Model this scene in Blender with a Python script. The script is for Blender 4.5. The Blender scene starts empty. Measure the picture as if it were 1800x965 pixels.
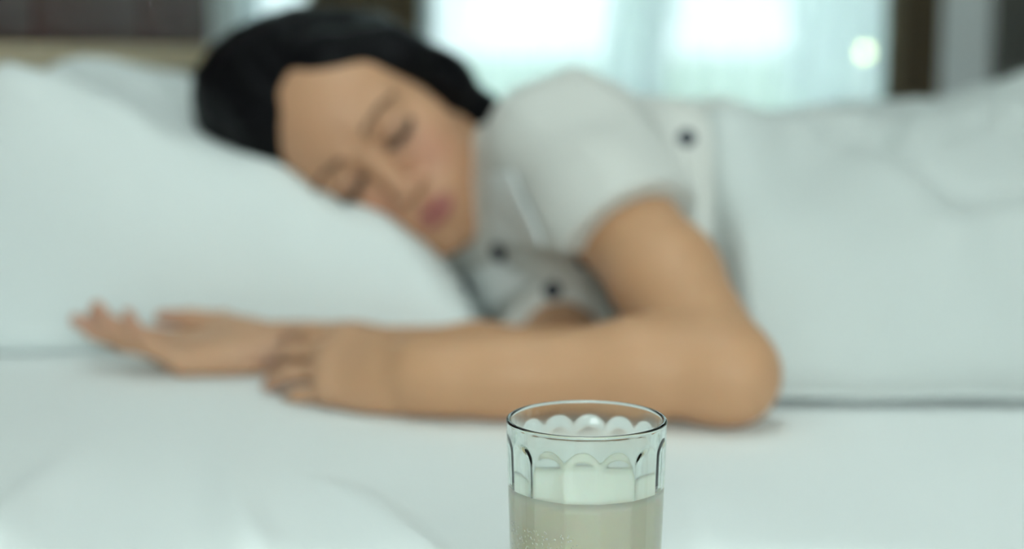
import bpy, math, random
import numpy as np
from mathutils import Vector, Matrix

random.seed(7); np.random.seed(7)
SC = bpy.context.scene
COL = SC.collection

# ------------------------------------------------------------------ camera, world, light
FPX, PITCH, CAMZ = 2710.0, math.radians(8.2), 0.82
cam_d = bpy.data.cameras.new('camera')
cam = bpy.data.objects.new('camera', cam_d); COL.objects.link(cam)
cam.location = (0, 0, CAMZ)
cam.rotation_euler = (math.pi/2 - PITCH, 0, 0)
cam_d.sensor_width = 36.0; cam_d.lens = 36.0*FPX/1800.0
cam_d.clip_start = 0.02; cam_d.clip_end = 1500
cam_d.dof.use_dof = True
cam_d.dof.focus_distance = 0.645
cam_d.dof.aperture_fstop = 3.7
cam_d.dof.aperture_blades = 0
SC.camera = cam

world = bpy.data.worlds.new('overcast_sky'); SC.world = world
world.use_nodes = True
bg = world.node_tree.nodes['Background']
bg.inputs[0].default_value = (0.86, 0.985, 1.0, 1); bg.inputs[1].default_value = 5.4

def area(name, loc, rot, sx, sy, power, col):
    l = bpy.data.lights.new(name, 'AREA'); l.shape = 'RECTANGLE'; l.size = sx; l.size_y = sy
    l.energy = power; l.color = col
    o = bpy.data.objects.new(name, l); COL.objects.link(o)
    o.location = loc; o.rotation_euler = rot
    return o
# area light added at the unseen window behind the camera, to light the room
area('added_front_window_light', (0.6, -2.12, 1.62), (math.radians(90), 0, 0), 1.86, 1.2, 15, (0.87, 1.0, 0.985))

vs = SC.view_settings
vs.view_transform = 'Standard'; vs.look = 'None'; vs.gamma = 1.0; vs.use_curve_mapping = False
vs.exposure = 0.32
SC.cycles.use_denoising = True
SC.cycles.max_bounces = 14; SC.cycles.transmission_bounces = 12; SC.cycles.transparent_max_bounces = 16
SC.cycles.sample_clamp_indirect = 6.0

# ------------------------------------------------------------------ helpers
def PX(px, py, y):
    """point on the photo pixel's ray at depth y (metres in front of the camera)"""
    u = (px-900)/FPX; v = (py-482.5)/FPX
    dy = math.cos(PITCH) - v*math.sin(PITCH); dz = -math.sin(PITCH) - v*math.cos(PITCH)
    t = y/dy
    return np.array([u*t, y, CAMZ + dz*t])

def nrm(v):
    v = np.asarray(v, float); return v/np.linalg.norm(v)

def tag(o, label=None, cat=None, group=None, kind=None):
    if label: o['label'] = label
    if cat: o['category'] = cat
    if group: o['group'] = group
    if kind: o['kind'] = kind
    return o

def mesh_obj(name, V, F, mat=None, parent=None, smooth=True, col=None):
    """V (n,3); F = array of quads/tris or list of mixed faces -> one mesh object"""
    me = bpy.data.meshes.new(name)
    V = np.asarray(V, np.float32)
    if isinstance(F, np.ndarray):
        nf, w = F.shape
        me.vertices.add(len(V)); me.vertices.foreach_set('co', V.ravel())
        me.loops.add(nf*w); me.loops.foreach_set('vertex_index', F.astype(np.int32).ravel())
        me.polygons.add(nf)
        me.polygons.foreach_set('loop_start', np.arange(0, nf*w, w, dtype=np.int32))
    else:
        me.from_pydata(V.tolist(), [], F)
    me.update(calc_edges=True); me.validate()
    if smooth: me.polygons.foreach_set('use_smooth', [True]*len(me.polygons))
    if col is not None:
        a = me.color_attributes.new('pigment', 'FLOAT_COLOR', 'POINT')
        c = np.ones((len(V), 4), np.float32); c[:, :3] = col
        a.data.foreach_set('color', c.ravel())
    if mat: me.materials.append(mat)
    o = bpy.data.objects.new(name, me); COL.objects.link(o)
    if parent: o.parent = parent
    return o

def empty(name, loc=(0, 0, 0)):
    o = bpy.data.objects.new(name, None); COL.objects.link(o); o.location = loc; o.empty_display_size = .05
    return o

def part(name, V, F, mat, parent, **k):
    """mesh given in world coordinates, parented to an unrotated empty (or its part)"""
    off = np.zeros(3); p = parent
    while p is not None: off += np.array(p.location); p = p.parent
    return mesh_obj(name, np.asarray(V) - off, F, mat, parent, **k)

def box(x0, x1, y0, y1, z0, z1, bev=0.0):
    if bev <= 0:
        V = [(x, y, z) for x in (x0, x1) for y in (y0, y1) for z in (z0, z1)]
        F = [(0,1,3,2),(4,6,7,5),(0,4,5,1),(2,3,7,6),(0,2,6,4),(1,5,7,3)]
        return np.array(V), F
    import bmesh
    bm = bmesh.new(); bmesh.ops.create_cube(bm, size=1.0)
    for v in bm.verts:
        v.co = Vector(((x0+x1)/2 + v.co.x*(x1-x0), (y0+y1)/2 + v.co.y*(y1-y0), (z0+z1)/2 + v.co.z*(z1-z0)))
    bmesh.ops.bevel(bm, geom=bm.edges[:], offset=bev, segments=3, profile=.5, affect='EDGES')
    bm.verts.ensure_lookup_table(); bm.verts.index_update()
    V = np.array([v.co[:] for v in bm.verts]); F = [tuple(v.index for v in f.verts) for f in bm.faces]
    bm.free(); return V, F

def join(*vf):
    V = []; F = []; n = 0
    for v, f in vf:
        V.append(np.asarray(v)); F += [tuple(int(i)+n for i in q) for q in f]; n += len(v)
    return np.concatenate(V), F

def tube(pts, rad, n=10, closed=False):
    pts = np.asarray(pts, float); m = len(pts)
    rad = np.broadcast_to(rad, (m,))
    T = np.gradient(pts, axis=0); T /= np.linalg.norm(T, axis=1)[:, None] + 1e-12
    up = np.array([0, 0, 1.0]) if abs(T[0][2]) < .9 else np.array([1.0, 0, 0])
    V = []
    for i in range(m):
        a = nrm(np.cross(T[i], up)); b = np.cross(a, T[i]); up = b
        for k in range(n):
            t = 2*math.pi*k/n
            V.append(pts[i] + rad[i]*(math.cos(t)*a + math.sin(t)*b))
    F = [(i*n+k, i*n+(k+1) % n, (i+1)*n+(k+1) % n, (i+1)*n+k) for i in range(m-1) for k in range(n)]
    F += [tuple(range(n))[::-1], tuple((m-1)*n+k for k in range(n))]
    return np.array(V), F

def grid_faces(nu, nv, off=0, flip=False):
    i, j = np.meshgrid(np.arange(nu-1), np.arange(nv-1), indexing='ij')
    a = off + i*nv + j; q = np.stack([a, a+nv, a+nv+1, a+1], -1).reshape(-1, 4)
    return q[:, ::-1] if flip else q

def sheet_solid(P, thick):
    """P (nu,nv,3) grid -> closed sheet of that thickness (below along the normal)"""
    nu, nv, _ = P.shape
    du = np.gradient(P, axis=0); dv = np.gradient(P, axis=1)
    N = np.cross(du, dv); N /= np.linalg.norm(N, axis=2)[..., None] + 1e-12
    Q = P - N*thick
    V = np.concatenate([P.reshape(-1, 3), Q.reshape(-1, 3)])
    n = nu*nv
    F = [grid_faces(nu, nv), grid_faces(nu, nv, n, True)]
    loop = [i*nv for i in range(nu)] + [(nu-1)*nv + j for j in range(1, nv)] + \
           [i*nv + nv-1 for i in range(nu-2, -1, -1)] + [j for j in range(nv-2, 0, -1)]
    b = np.array(loop); c = np.roll(b, -1)
    F.append(np.stack([b, b+n, c+n, c], -1))
    return V, np.concatenate(F)

_rs = np.random.RandomState(11)
_NT = _rs.rand(64, 64, 64).astype(np.float32)
def noise3(x, y, z):
    x, y, z = np.broadcast_arrays(np.asarray(x, np.float32), np.asarray(y, np.float32), np.asarray(z, np.float32))
    xi = np.floor(x).astype(int); yi = np.floor(y).astype(int); zi = np.floor(z).astype(int)
    fx, fy, fz = x-xi, y-yi, z-zi
    fx = fx*fx*(3-2*fx); fy = fy*fy*(3-2*fy); fz = fz*fz*(3-2*fz)
    g = lambda a, b, c: _NT[(xi+a) & 63, (yi+b) & 63, (zi+c) & 63]
    l = lambda p, q, t: p + (q-p)*t
    return l(l(l(g(0,0,0), g(1,0,0), fx), l(g(0,1,0), g(1,1,0), fx), fy),
             l(l(g(0,0,1), g(1,0,1), fx), l(g(0,1,1), g(1,1,1), fx), fy), fz)*2 - 1

def smooth01(t):
    t = np.clip(t, 0, 1); return t*t*(3-2*t)

def blur2(A, s0, s1):
    for ax, s in ((0, s0), (1, s1)):
        r = int(3*s)+1; k = np.exp(-.5*(np.arange(-r, r+1)/s)**2); k /= k.sum()
        pad = [(0, 0), (0, 0)]; pad[ax] = (r, r)
        B = np.pad(A, pad, mode='edge'); out = np.zeros_like(A)
        for i, w in enumerate(k):
            sl = [slice(None)]*2; sl[ax] = slice(i, i+A.shape[ax]); out += w*B[tuple(sl)]
        A = out
    return A

# ------------------------------------------------------------------ materials
def mat(name, col, rough=.6, spec=.4, bump=None, var=None, sss=0, sheen=0, coat=0, metal=0, pigment=False):
    m = bpy.data.materials.new(name); m.use_nodes = True
    nt = m.node_tree; b = nt.nodes['Principled BSDF']
    b.inputs['Base Color'].default_value = (*col, 1)
    b.inputs['Roughness'].default_value = rough
    b.inputs['Specular IOR Level'].default_value = spec
    b.inputs['Metallic'].default_value = metal
    if sheen: b.inputs['Sheen Weight'].default_value = sheen
    if coat: b.inputs['Coat Weight'].default_value = coat
    if sss:
        b.inputs['Subsurface Weight'].default_value = sss
        b.inputs['Subsurface Radius'].default_value = (.012, .005, .003)
        b.inputs['Subsurface Scale'].default_value = 1.0
    tc = nt.nodes.new('ShaderNodeTexCoord')
    src = None
    if pigment:
        a = nt.nodes.new('ShaderNodeVertexColor'); a.layer_name = 'pigment'; src = a.outputs[0]
    if var:                                   # (scale, amount) gentle mottling of the thing's own colour
        n = nt.nodes.new('ShaderNodeTexNoise'); n.inputs['Scale'].default_value = var[0]; n.inputs['Detail'].default_value = 4
        nt.links.new(tc.outputs['Object'], n.inputs['Vector'])
        r = nt.nodes.new('ShaderNodeMapRange'); r.inputs['To Min'].default_value = 1-var[1]; r.inputs['To Max'].default_value = 1+var[1]
        nt.links.new(n.outputs['Fac'], r.inputs['Value'])
        mx = nt.nodes.new('ShaderNodeMix'); mx.data_type = 'RGBA'; mx.blend_type = 'MULTIPLY'; mx.inputs['Factor'].default_value = 1
        if src: nt.links.new(src, mx.inputs['A'])
        else: mx.inputs['A'].default_value = (*col, 1)
        nt.links.new(r.outputs[0], mx.inputs['B']); src = mx.outputs['Result']
    if src: nt.links.new(src, b.inputs['Base Color'])
    if bump:                                  # (kind, scale, strength[, stretch vector])
        kind, scale, st = bump[:3]
        mp = nt.nodes.new('ShaderNodeMapping')
        if len(bump) > 3: mp.inputs['Scale'].default_value = bump[3]
        nt.links.new(tc.outputs['Object'], mp.inputs['Vector'])
        if kind == 'noise':
            t = nt.nodes.new('ShaderNodeTexNoise'); t.inputs['Detail'].default_value = 5; o = t.outputs['Fac']
        elif kind == 'voronoi':
            t = nt.nodes.new('ShaderNodeTexVoronoi'); o = t.outputs['Distance']
        else:
            t = nt.nodes.new('ShaderNodeTexWave'); t.inputs['Distortion'].default_value = 2.0; o = t.outputs['Fac']
        t.inputs['Scale'].default_value = scale
        nt.links.new(mp.outputs[0], t.inputs['Vector'])
        bp = nt.nodes.new('ShaderNodeBump'); bp.inputs['Strength'].default_value = st; bp.inputs['Distance'].default_value = .002
        nt.links.new(o, bp.inputs['Height']); nt.links.new(bp.outputs[0], b.inputs['Normal'])
    return m

def weave_mat(name, col, st=.12, sheen=.15, fine=900, pigment=False):
    """woven cotton: two crossed fine waves as relief"""
    m = mat(name, col, .9, .15, sheen=sheen, var=(6, .02), pigment=pigment)
    nt = m.node_tree; b = nt.nodes['Principled BSDF']; tc = nt.nodes.new('ShaderNodeTexCoord')
    w = []
    for d in ('X', 'Y'):
        t = nt.nodes.new('ShaderNodeTexWave'); t.bands_direction = d; t.inputs['Scale'].default_value = fine/6.28; t.inputs['Distortion'].default_value = .6
        nt.links.new(tc.outputs['Object'], t.inputs['Vector']); w.append(t)
    a = nt.nodes.new('ShaderNodeMath'); a.operation = 'ADD'
    nt.links.new(w[0].outputs['Fac'], a.inputs[0]); nt.links.new(w[1].outputs['Fac'], a.inputs[1])
    n = nt.nodes.new('ShaderNodeTexNoise'); n.inputs['Scale'].default_value = 28; n.inputs['Detail'].default_value = 3
    nt.links.new(tc.outputs['Object'], n.inputs['Vector'])
    ma = nt.nodes.new('ShaderNodeMath'); ma.operation = 'MULTIPLY_ADD'; ma.inputs[1].default_value = 3.0
    nt.links.new(n.outputs['Fac'], ma.inputs[0]); nt.links.new(a.outputs[0], ma.inputs[2])
    bp = nt.nodes.new('ShaderNodeBump'); bp.inputs['Strength'].default_value = st; bp.inputs['Distance'].default_value = .0015
    nt.links.new(ma.outputs[0], bp.inputs['Height']); nt.links.new(bp.outputs[0], b.inputs['Normal'])
    return m

def wood_mat(name, c0, c1, rough=.4, scale=(1, 12, 12)):
    m = mat(name, c0, rough, .4); nt = m.node_tree; b = nt.nodes['Principled BSDF']
    tc = nt.nodes.new('ShaderNodeTexCoord'); mp = nt.nodes.new('ShaderNodeMapping'); mp.inputs['Scale'].default_value = scale
    n = nt.nodes.new('ShaderNodeTexNoise'); n.inputs['Scale'].default_value = 5; n.inputs['Detail'].default_value = 7; n.inputs['Distortion'].default_value = .8
    r = nt.nodes.new('ShaderNodeValToRGB'); r.color_ramp.elements[0].color = (*c0, 1); r.color_ramp.elements[1].color = (*c1, 1)
    r.color_ramp.elements[0].position = .3; r.color_ramp.elements[1].position = .7
    nt.links.new(tc.outputs['Object'], mp.inputs[0]); nt.links.new(mp.outputs[0], n.inputs['Vector'])
    nt.links.new(n.outputs['Fac'], r.inputs[0]); nt.links.new(r.outputs[0], b.inputs['Base Color'])
    return m

M = {}
M['sheet'] = weave_mat('white_cotton_sheet', (.89, .92, .91))
M['pillow'] = weave_mat('white_cotton_pillowcase', (.77, .81, .795))
M['pillow2'] = weave_mat('cream_cotton_pillowcase', (.74, .75, .69))
M['blanket'] = weave_mat('white_cotton_blanket', (.63, .66, .64), .2)
M['shirt'] = weave_mat('off_white_cotton_shirt', (.67, .66, .62), .15)
M['collar'] = weave_mat('white_cotton_collar', (.78, .80, .79), .15)
M['navy'] = mat('navy_button', (.012, .02, .035), .35, .5)
M['navy_print'] = mat('navy_embroidery', (.05, .06, .085), .9, .2)
M['skin'] = mat('skin', (.6, .4, .25), .5, .35, sss=.12, pigment=True, var=(35, .04), bump=('noise', 900, .06))
M['hair'] = mat('black_hair', (.005, .005, .006), .45, .09, bump=('noise', 1.0, .5, (420, 22, 22)))
M['brow'] = mat('brow_hair', (.085, .06, .045), .7, .2)
M['wall'] = mat('painted_white_wall', (.84, .87, .86), .85, .2, bump=('noise', 140, .08), var=(2, .02))
M['ceiling'] = mat('painted_white_ceiling', (.87, .88, .87), .9, .2, bump=('noise', 90, .06))
M['floor'] = wood_mat('oak_floor', (.30, .19, .11), (.42, .28, .17), .45)
M['maroon'] = mat('maroon_leather', (.10, .048, .044), .55, .25, bump=('voronoi', 260, .15), var=(9, .12))
M['tan_wood'] = wood_mat('tan_wood', (.55, .37, .18), (.68, .50, .28), .4)
M['dark_wood'] = wood_mat('dark_brown_wood', (.045, .035, .022), (.075, .058, .038), .45, (12, 12, 1))
M['drape'] = weave_mat('brown_drape', (.12, .085, .045), .2)
M['frame'] = mat('grey_brown_window_frame', (.22, .21, .19), .5, .4, bump=('noise', 60, .05))
M['metal'] = mat('brushed_metal', (.5, .48, .44), .35, .5, metal=1, bump=('noise', 200, .04))
M['concrete'] = mat('pale_paving', (.45, .47, .48), .9, .2, bump=('noise', 20, .2), var=(3, .1))
M['grass'] = mat('lawn', (.18, .28, .12), .9, .2, bump=('noise', 60, .4), var=(2, .25))
M['leaf'] = mat('leaf_green', (.30, .46, .32), .6, .3, var=(5, .3))
M['bark'] = mat('bark', (.14, .10, .07), .9, .2, bump=('noise', 30, .5))
M['milk'] = mat('milk', (.98, .97, .83), .28, .5, sss=.25, var=(20, .01))

def special(name, build):
    m = bpy.data.materials.new(name); m.use_nodes = True; nt = m.node_tree; nt.nodes.clear()
    out = nt.nodes.new('ShaderNodeOutputMaterial'); nt.links.new(build(nt), out.inputs['Surface']); return m
def N_(nt, t, **k):
    n = nt.nodes.new(t)
    for a, v in k.items(): n.inputs[a].default_value = v
    return n
def b_glass(nt):
    g = N_(nt, 'ShaderNodeBsdfGlass', Color=(.965, .985, .975, 1), Roughness=0.0, IOR=1.5); return g.outputs[0]
M['glass'] = special('clear_glass', b_glass)
def b_water(nt):
    a = N_(nt, 'ShaderNodeBsdfTransparent', Color=(1, 1, 1, 1)); d = N_(nt, 'ShaderNodeBsdfPrincipled', Roughness=.35)
    d.inputs['Base Color'].default_value = (.9, .92, .88, 1); x = N_(nt, 'ShaderNodeMixShader', Fac=.75)
    nt.links.new(a.outputs[0], x.inputs[1]); nt.links.new(d.outputs[0], x.inputs[2]); return x.outputs[0]
M['water'] = special('water_drop', b_water)
def b_pane(nt):
    a = N_(nt, 'ShaderNodeBsdfTransparent', Color=(.95, .98, .97, 1)); g = N_(nt, 'ShaderNodeBsdfGlossy', Roughness=.02)
    f = N_(nt, 'ShaderNodeFresnel', IOR=1.45); x = nt.nodes.new('ShaderNodeMixShader')
    nt.links.new(f.outputs[0], x.inputs[0]); nt.links.new(a.outputs[0], x.inputs[1]); nt.links.new(g.outputs[0], x.inputs[2]); return x.outputs[0]
M['pane'] = special('window_pane', b_pane)
def b_sheer(nt):
    a = N_(nt, 'ShaderNodeBsdfTransparent', Color=(1, 1, 1, 1)); t = N_(nt, 'ShaderNodeBsdfTranslucent', Color=(.73, .79, .83, 1))
    d = N_(nt, 'ShaderNodeBsdfDiffuse', Color=(.78, .84, .86, 1))
    x = N_(nt, 'ShaderNodeMixShader', Fac=.35); y = nt.nodes.new('ShaderNodeMixShader')
    w = N_(nt, 'ShaderNodeTexNoise', Scale=3.0); tc = nt.nodes.new('ShaderNodeTexCoord'); nt.links.new(tc.outputs['Object'], w.inputs['Vector'])
    mr = nt.nodes.new('ShaderNodeMapRange'); mr.inputs['To Min'].default_value = .64; mr.inputs['To Max'].default_value = .72
    nt.links.new(w.outputs['Fac'], mr.inputs['Value']); nt.links.new(mr.outputs[0], y.inputs[0])
    nt.links.new(t.outputs[0], x.inputs[1]); nt.links.new(d.outputs[0], x.inputs[2])
    nt.links.new(a.outputs[0], y.inputs[1]); nt.links.new(x.outputs[0], y.inputs[2]); return y.outputs[0]
M['sheer'] = special('sheer_voile', b_sheer)
def b_lamp(nt):
    return N_(nt, 'ShaderNodeEmission', Color=(.85, 1.0, .42, 1), Strength=110.0).outputs[0]
M['lamp'] = special('garden_lamp_glow', b_lamp)

def b_opal(nt):
    return N_(nt, 'ShaderNodeEmission', Color=(.84, 1.0, .97, 1), Strength=14.5).outputs[0]
M['opal'] = special('added_lamp_glow', b_opal)  # glow of the added overhead lamp

# ------------------------------------------------------------------ room
XL, XR, YB, YF, ZC = -.67, 3.3, 3.9, -2.2, 2.6
def struct(name, V, F, m, **k):
    o = mesh_obj(name, V, F, m, smooth=k.pop('smooth', False), **k); o['kind'] = 'structure'; return o
struct('floor', *box(XL-.1, XR+.1, YF-.1, YB+.12, -.1, 0), M['floor'])
struct('ceiling', *box(XL-.1, XR+.1, YF-.1, YB+.12, ZC, ZC+.1), M['ceiling'])
struct('wall_left', *box(XL-.12, XL, YF-.1, YB+.12, 0, ZC), M['wall'])
struct('wall_right', *box(XR, XR+.12, YF-.1, YB+.12, 0, ZC), M['wall'])
WX0, WX1, WZ0, WZ1 = -.25, 1.02, .60, 2.25          # back window opening
NX0, NX1 = -.66, -.47                              # narrow window by the corner
struct('wall_back', *join(box(XL, NX0, YB, YB+.12, 0, ZC), box(NX1, WX0, YB, YB+.12, 0, ZC), box(NX0, NX1, YB, YB+.12, 0, WZ0), box(NX0, NX1, YB, YB+.12, WZ1, ZC), box(WX1, XR, YB, YB+.12, 0, ZC),
                          box(WX0, WX1, YB, YB+.12, 0, WZ0), box(WX0, WX1, YB, YB+.12, WZ1, ZC)), M['wall'])
FX0, FX1, FZ0, FZ1 = -.40, 1.6, .95, 2.30           # unseen window added behind the camera to let in light
struct('wall_front', *join(box(XL, FX0, YF-.1, YF, 0, ZC), box(FX1, XR, YF-.1, YF, 0, ZC),
                           box(FX0, FX1, YF-.1, YF, 0, FZ0), box(FX0, FX1, YF-.1, YF, FZ1, ZC)), M['wall'])
def window(name, x0, x1, z0, z1, y, fw, mull):
    w = empty(name, ((x0+x1)/2, y, z0)); w['kind'] = 'structure'
    part('window_frame', *join(box(x0, x0+fw, y, y+.07, z0, z1, .004), box(x1-fw, x1, y, y+.07, z0, z1, .004),
                               box(x0+fw, x1-fw, y, y+.07, z0, z0+fw, .004), box(x0+fw, x1-fw, y, y+.07, z1-fw, z1, .004)), M['frame'], w, smooth=False)
    xs = [x0+fw] + mull + [x1-fw]
    for m_ in mull:
        part('mullion', *box(m_-.012, m_+.012, y+.01, y+.06, z0+fw, z1-fw, .003), M['frame'], w, smooth=False)
    for a, b in zip(xs[:-1], xs[1:]):
        part('pane', *box(a, b, y+.032, y+.036, z0+fw, z1-fw), M['pane'], w, smooth=False)
    part('window_sill', *box(x0-.03, x1+.03, y-.06, y+.10, z0-.03, z0, .004), M['wall'], w, smooth=False)
window('window_1', WX0, WX1, WZ0, WZ1, YB+.02, .055, [.37])
window('window_3', NX0, NX1, WZ0, WZ1, YB+.02, .02, [])
window('added_window_2', FX0, FX1, FZ0, FZ1, YF-.09, .06, [.6])
struct('baseboard_back', *box(XL, 1.20, YB-.015, YB, 0, .09, .004), M['wall'])
struct('baseboard_left', *box(XL, XL+.015, 2.95, YB-.02, 0, .09, .004), M['wall'])

# ------------------------------------------------------------------ outside the window
struct('ground', *box(-300, 300, YB+.13, 700, -.45, -.35), M['grass'])
struct('terrace', *box(-4, 5, YB+.13, 7.4, -.35, -.30), M['concrete'])

def shrub(name, cx, cy, rx, ry, h, n, label, seed, group=None):
    r = np.random.RandomState(seed)
    s = empty(name, (cx, cy, -.35))
    # leaves spread through a few overlapping clumps
    cl = np.stack([cx+(r.rand(9)-.5)*1.3*rx, cy+(r.rand(9)-.5)*1.2*ry, -.05+r.rand(9)*(h-.1)], 1)
    d = r.randn(n, 3); d /= np.linalg.norm(d, axis=1)[:, None]
    rad = np.array([rx*.5, ry*.5, h*.22])
    p = cl[r.randint(0, 9, n)] + d*rad*(r.rand(n)**.4)[:, None]
    p[:, 0] = np.clip(p[:, 0], cx-rx, cx+rx); p[:, 2] = np.maximum(p[:, 2], -.3)
    a = r.randn(n, 3); a /= np.linalg.norm(a, axis=1)[:, None]
    b = np.cross(a, r.randn(n, 3)); b /= np.linalg.norm(b, axis=1)[:, None]
    L = (.05+.04*r.rand(n))[:, None]; c = np.cross(a, b)*.25*L
    V = np.stack([p-a*L, p+b*L*.45+c, p+a*L, p-b*L*.45+c], 1).reshape(-1, 3)
    part('foliage', V, np.arange(4*n).reshape(n, 4), M['leaf'], s, smooth=False)
    st = []
    for k in range(6):
        q = cl[k]; st.append(tube([(cx+(q[0]-cx)*.15, cy+(q[1]-cy)*.15, -.36), (cx+(q[0]-cx)*.5, cy+(q[1]-cy)*.5, (q[2]-.35)/2), q], [.03, .022, .008], 6))
    part('stem', *join(*st), M['bark'], s)
    return tag(s, label, 'shrub', group)
shrub('garden_shrub', -.75, 9.0, .42, .5, 2.3, 2600, 'leafy green shrub outside, beyond the window beside the brown drape by the wall corner', 1)
shrub('garden_shrub', .78, 9.6, .34, .5, 2.2, 2200, 'leafy green shrub outside the middle of the window, between two gaps of white sky', 2)
shrub('garden_shrub', 2.25, 9.2, .62, .5, 2.4, 3400, 'broad leafy shrub outside, beyond the window beside the garden lamp', 3)
gl = empty('garden_lamp', tuple(PX(1520, 92, 7.0)*np.array([1, 1, 0]) + np.array([0, 0, -.30])))
lp = PX(1520, 92, 7.0)
th = np.linspace(0, math.pi, 9)
def lathe(prof, n=24, c=(0, 0, 0)):
    m = len(prof); t = np.arange(n)*2*math.pi/n
    V = np.array([[c[0]+r*math.cos(a), c[1]+r*math.sin(a), c[2]+z] for r, z in prof for a in t])
    F = [(i*n+k, i*n+(k+1) % n, (i+1)*n+(k+1) % n, (i+1)*n+k) for i in range(m-1) for k in range(n)]
    F += [tuple(range(n))[::-1], tuple((m-1)*n+k for k in range(n))]
    return V, F
part('globe', *lathe([(max(.0005, .013*math.sin(a)), -.013*math.cos(a)) for a in th], 16, lp), M['lamp'], gl)
part('post', *join(lathe([(.012, -.30-lp[2]), (.012, -.012)], 12, lp), lathe([(.05, -.30-lp[2]), (.05, -.28-lp[2]), (.014, -.27-lp[2])], 16, lp)), M['metal'], gl)
tag(gl, 'slim garden lamp with a small glowing yellow-green globe outside the window', 'lamp')

# ------------------------------------------------------------------ curtains and wardrobe on the back wall
def curtain(name, x0, x1, y, z0, z1, amp, wave, m, seed, nx=160, nz=24, thick=.002):
    u = np.linspace(0, 1, nx)[:, None]; v = np.linspace(0, 1, nz)[None]
    ph = seed*1.7
    off = amp*np.sin(2*math.pi*u*(x1-x0)/wave + ph + .8*np.sin(3*u*5+seed)+.5*v) * (.7+.3*(1-v)) + .3*amp*np.sin(2*math.pi*u*(x1-x0)/wave*2.3+v*1.5)
    P = np.stack([x0+(x1-x0)*u+0*v, y+off, z0+(z1-z0)*v+0*u], -1)
    return sheet_solid(P, thick)
def drape(name, x0, x1, y, z0, m, label, cat, seed, amp=.03, wave=.09, thick=.003):
    e = empty(name, ((x0+x1)/2, y, z0))
    part('cloth', *curtain(name, x0, x1, y, z0, 2.36, amp, wave, m, seed, thick=thick), m, e)
    n = max(2, int((x1-x0)/.12))
    for k in range(n):
        x = x0 + (x1-x0)*(k+.5)/n; t = np.linspace(0, 2*math.pi, 15)
        part('ring', *tube(np.stack([x+0*t, y+.02*np.cos(t), 2.378+.02*np.sin(t)], 1), .0025, 6), M['metal'], e)
    return tag(e, label, cat)
drape('sheer_curtain', -.25, 1.02, 3.845, .10, M['sheer'], 'white sheer curtain glowing with daylight across the window', 'curtain', 2, .016, .10, .0006)
drape('sheer_curtain', NX0, NX1, 3.845, .10, M['sheer'], 'narrow white sheer curtain over the slim window in the wall corner', 'curtain', 6, .014, .07, .0006)
drape('brown_drape', -.49, -.215, 3.745, .06, M['drape'], 'brown drape hanging between the wide window and the slim corner window', 'curtain', 3)
drape('brown_drape', .905, 1.035, 3.745, .06, M['drape'], 'dark brown drape gathered beside the window near the wardrobe', 'curtain', 5, .028, .07)
rod = empty('curtain_rod', (.3, 3.745, 2.395))
part('pole', *tube([(-.56, 3.745, 2.395), (.3, 3.745, 2.395), (1.13, 3.745, 2.395)], .011, 12), M['metal'], rod)
for x in (-.57, 1.14):
    part('finial', *lathe([(max(.001, .022*math.sin(a)), -.022*math.cos(a)) for a in th], 14, (x, 3.745, 2.395)), M['metal'], rod)
for x in (-.53, 1.10):
    part('bracket', *box(x-.008, x+.008, 3.745, YB, 2.385, 2.405, .002), M['metal'], rod)
tag(rod, 'metal curtain rod with ball ends above the window', 'curtain rod')

wd = empty('wardrobe', (1.72, 3.6, 0))
part('body', *join(box(1.195, 2.26, 3.34, YB-.02, 0, .08), box(1.195, 1.215, 3.32, YB-.02, .08, 2.1), box(2.24, 2.26, 3.32, YB-.02, .08, 2.1),
                   box(1.215, 2.24, 3.32, YB-.02, 2.08, 2.1), box(1.215, 2.24, YB-.04, YB-.02, .08, 2.08), box(1.215, 2.24, 3.32, YB-.04, .08, .10)), M['dark_wood'], wd, smooth=False)
for k in range(2):
    a = 1.198 + k*.532
    d = part('door', *box(a, a+.528, 3.298, 3.318, .085, 2.095, .003), M['dark_wood'], wd, smooth=False)
    for q in range(2):
        z0 = .2 + q*.95
        part('panel', *box(a+.07, a+.458, 3.290, 3.30, z0, z0+.85, .006), M['dark_wood'], d, smooth=False)
    hx = a + (.495 if k == 0 else .033)
    part('handle', *tube([(hx, 3.298, 1.0), (hx, 3.275, 1.0), (hx, 3.272, 1.06), (hx, 3.275, 1.12), (hx, 3.298, 1.12)], .005, 8), M['metal'], d)
tag(wd, 'dark brown wooden two-door wardrobe against the wall beside the window', 'wardrobe')


cl_ = empty('added_ceiling_lamp', (-.05, .75, ZC))  # out-of-view lamp, added to brighten the bedding from above
part('base', *lathe([(.20, -.02), (.20, 0)], 40, (-.05, .75, ZC)), M['metal'], cl_)
part('shade', *lathe([(.001, -.075), (.12, -.070), (.20, -.052), (.225, -.02), (.20, -.019)], 40, (-.05, .75, ZC)), M['opal'], cl_)
tag(cl_, 'added round flush ceiling lamp, out of view, with an opal glass shade above the near side of the bed', 'added ceiling lamp')

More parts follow.
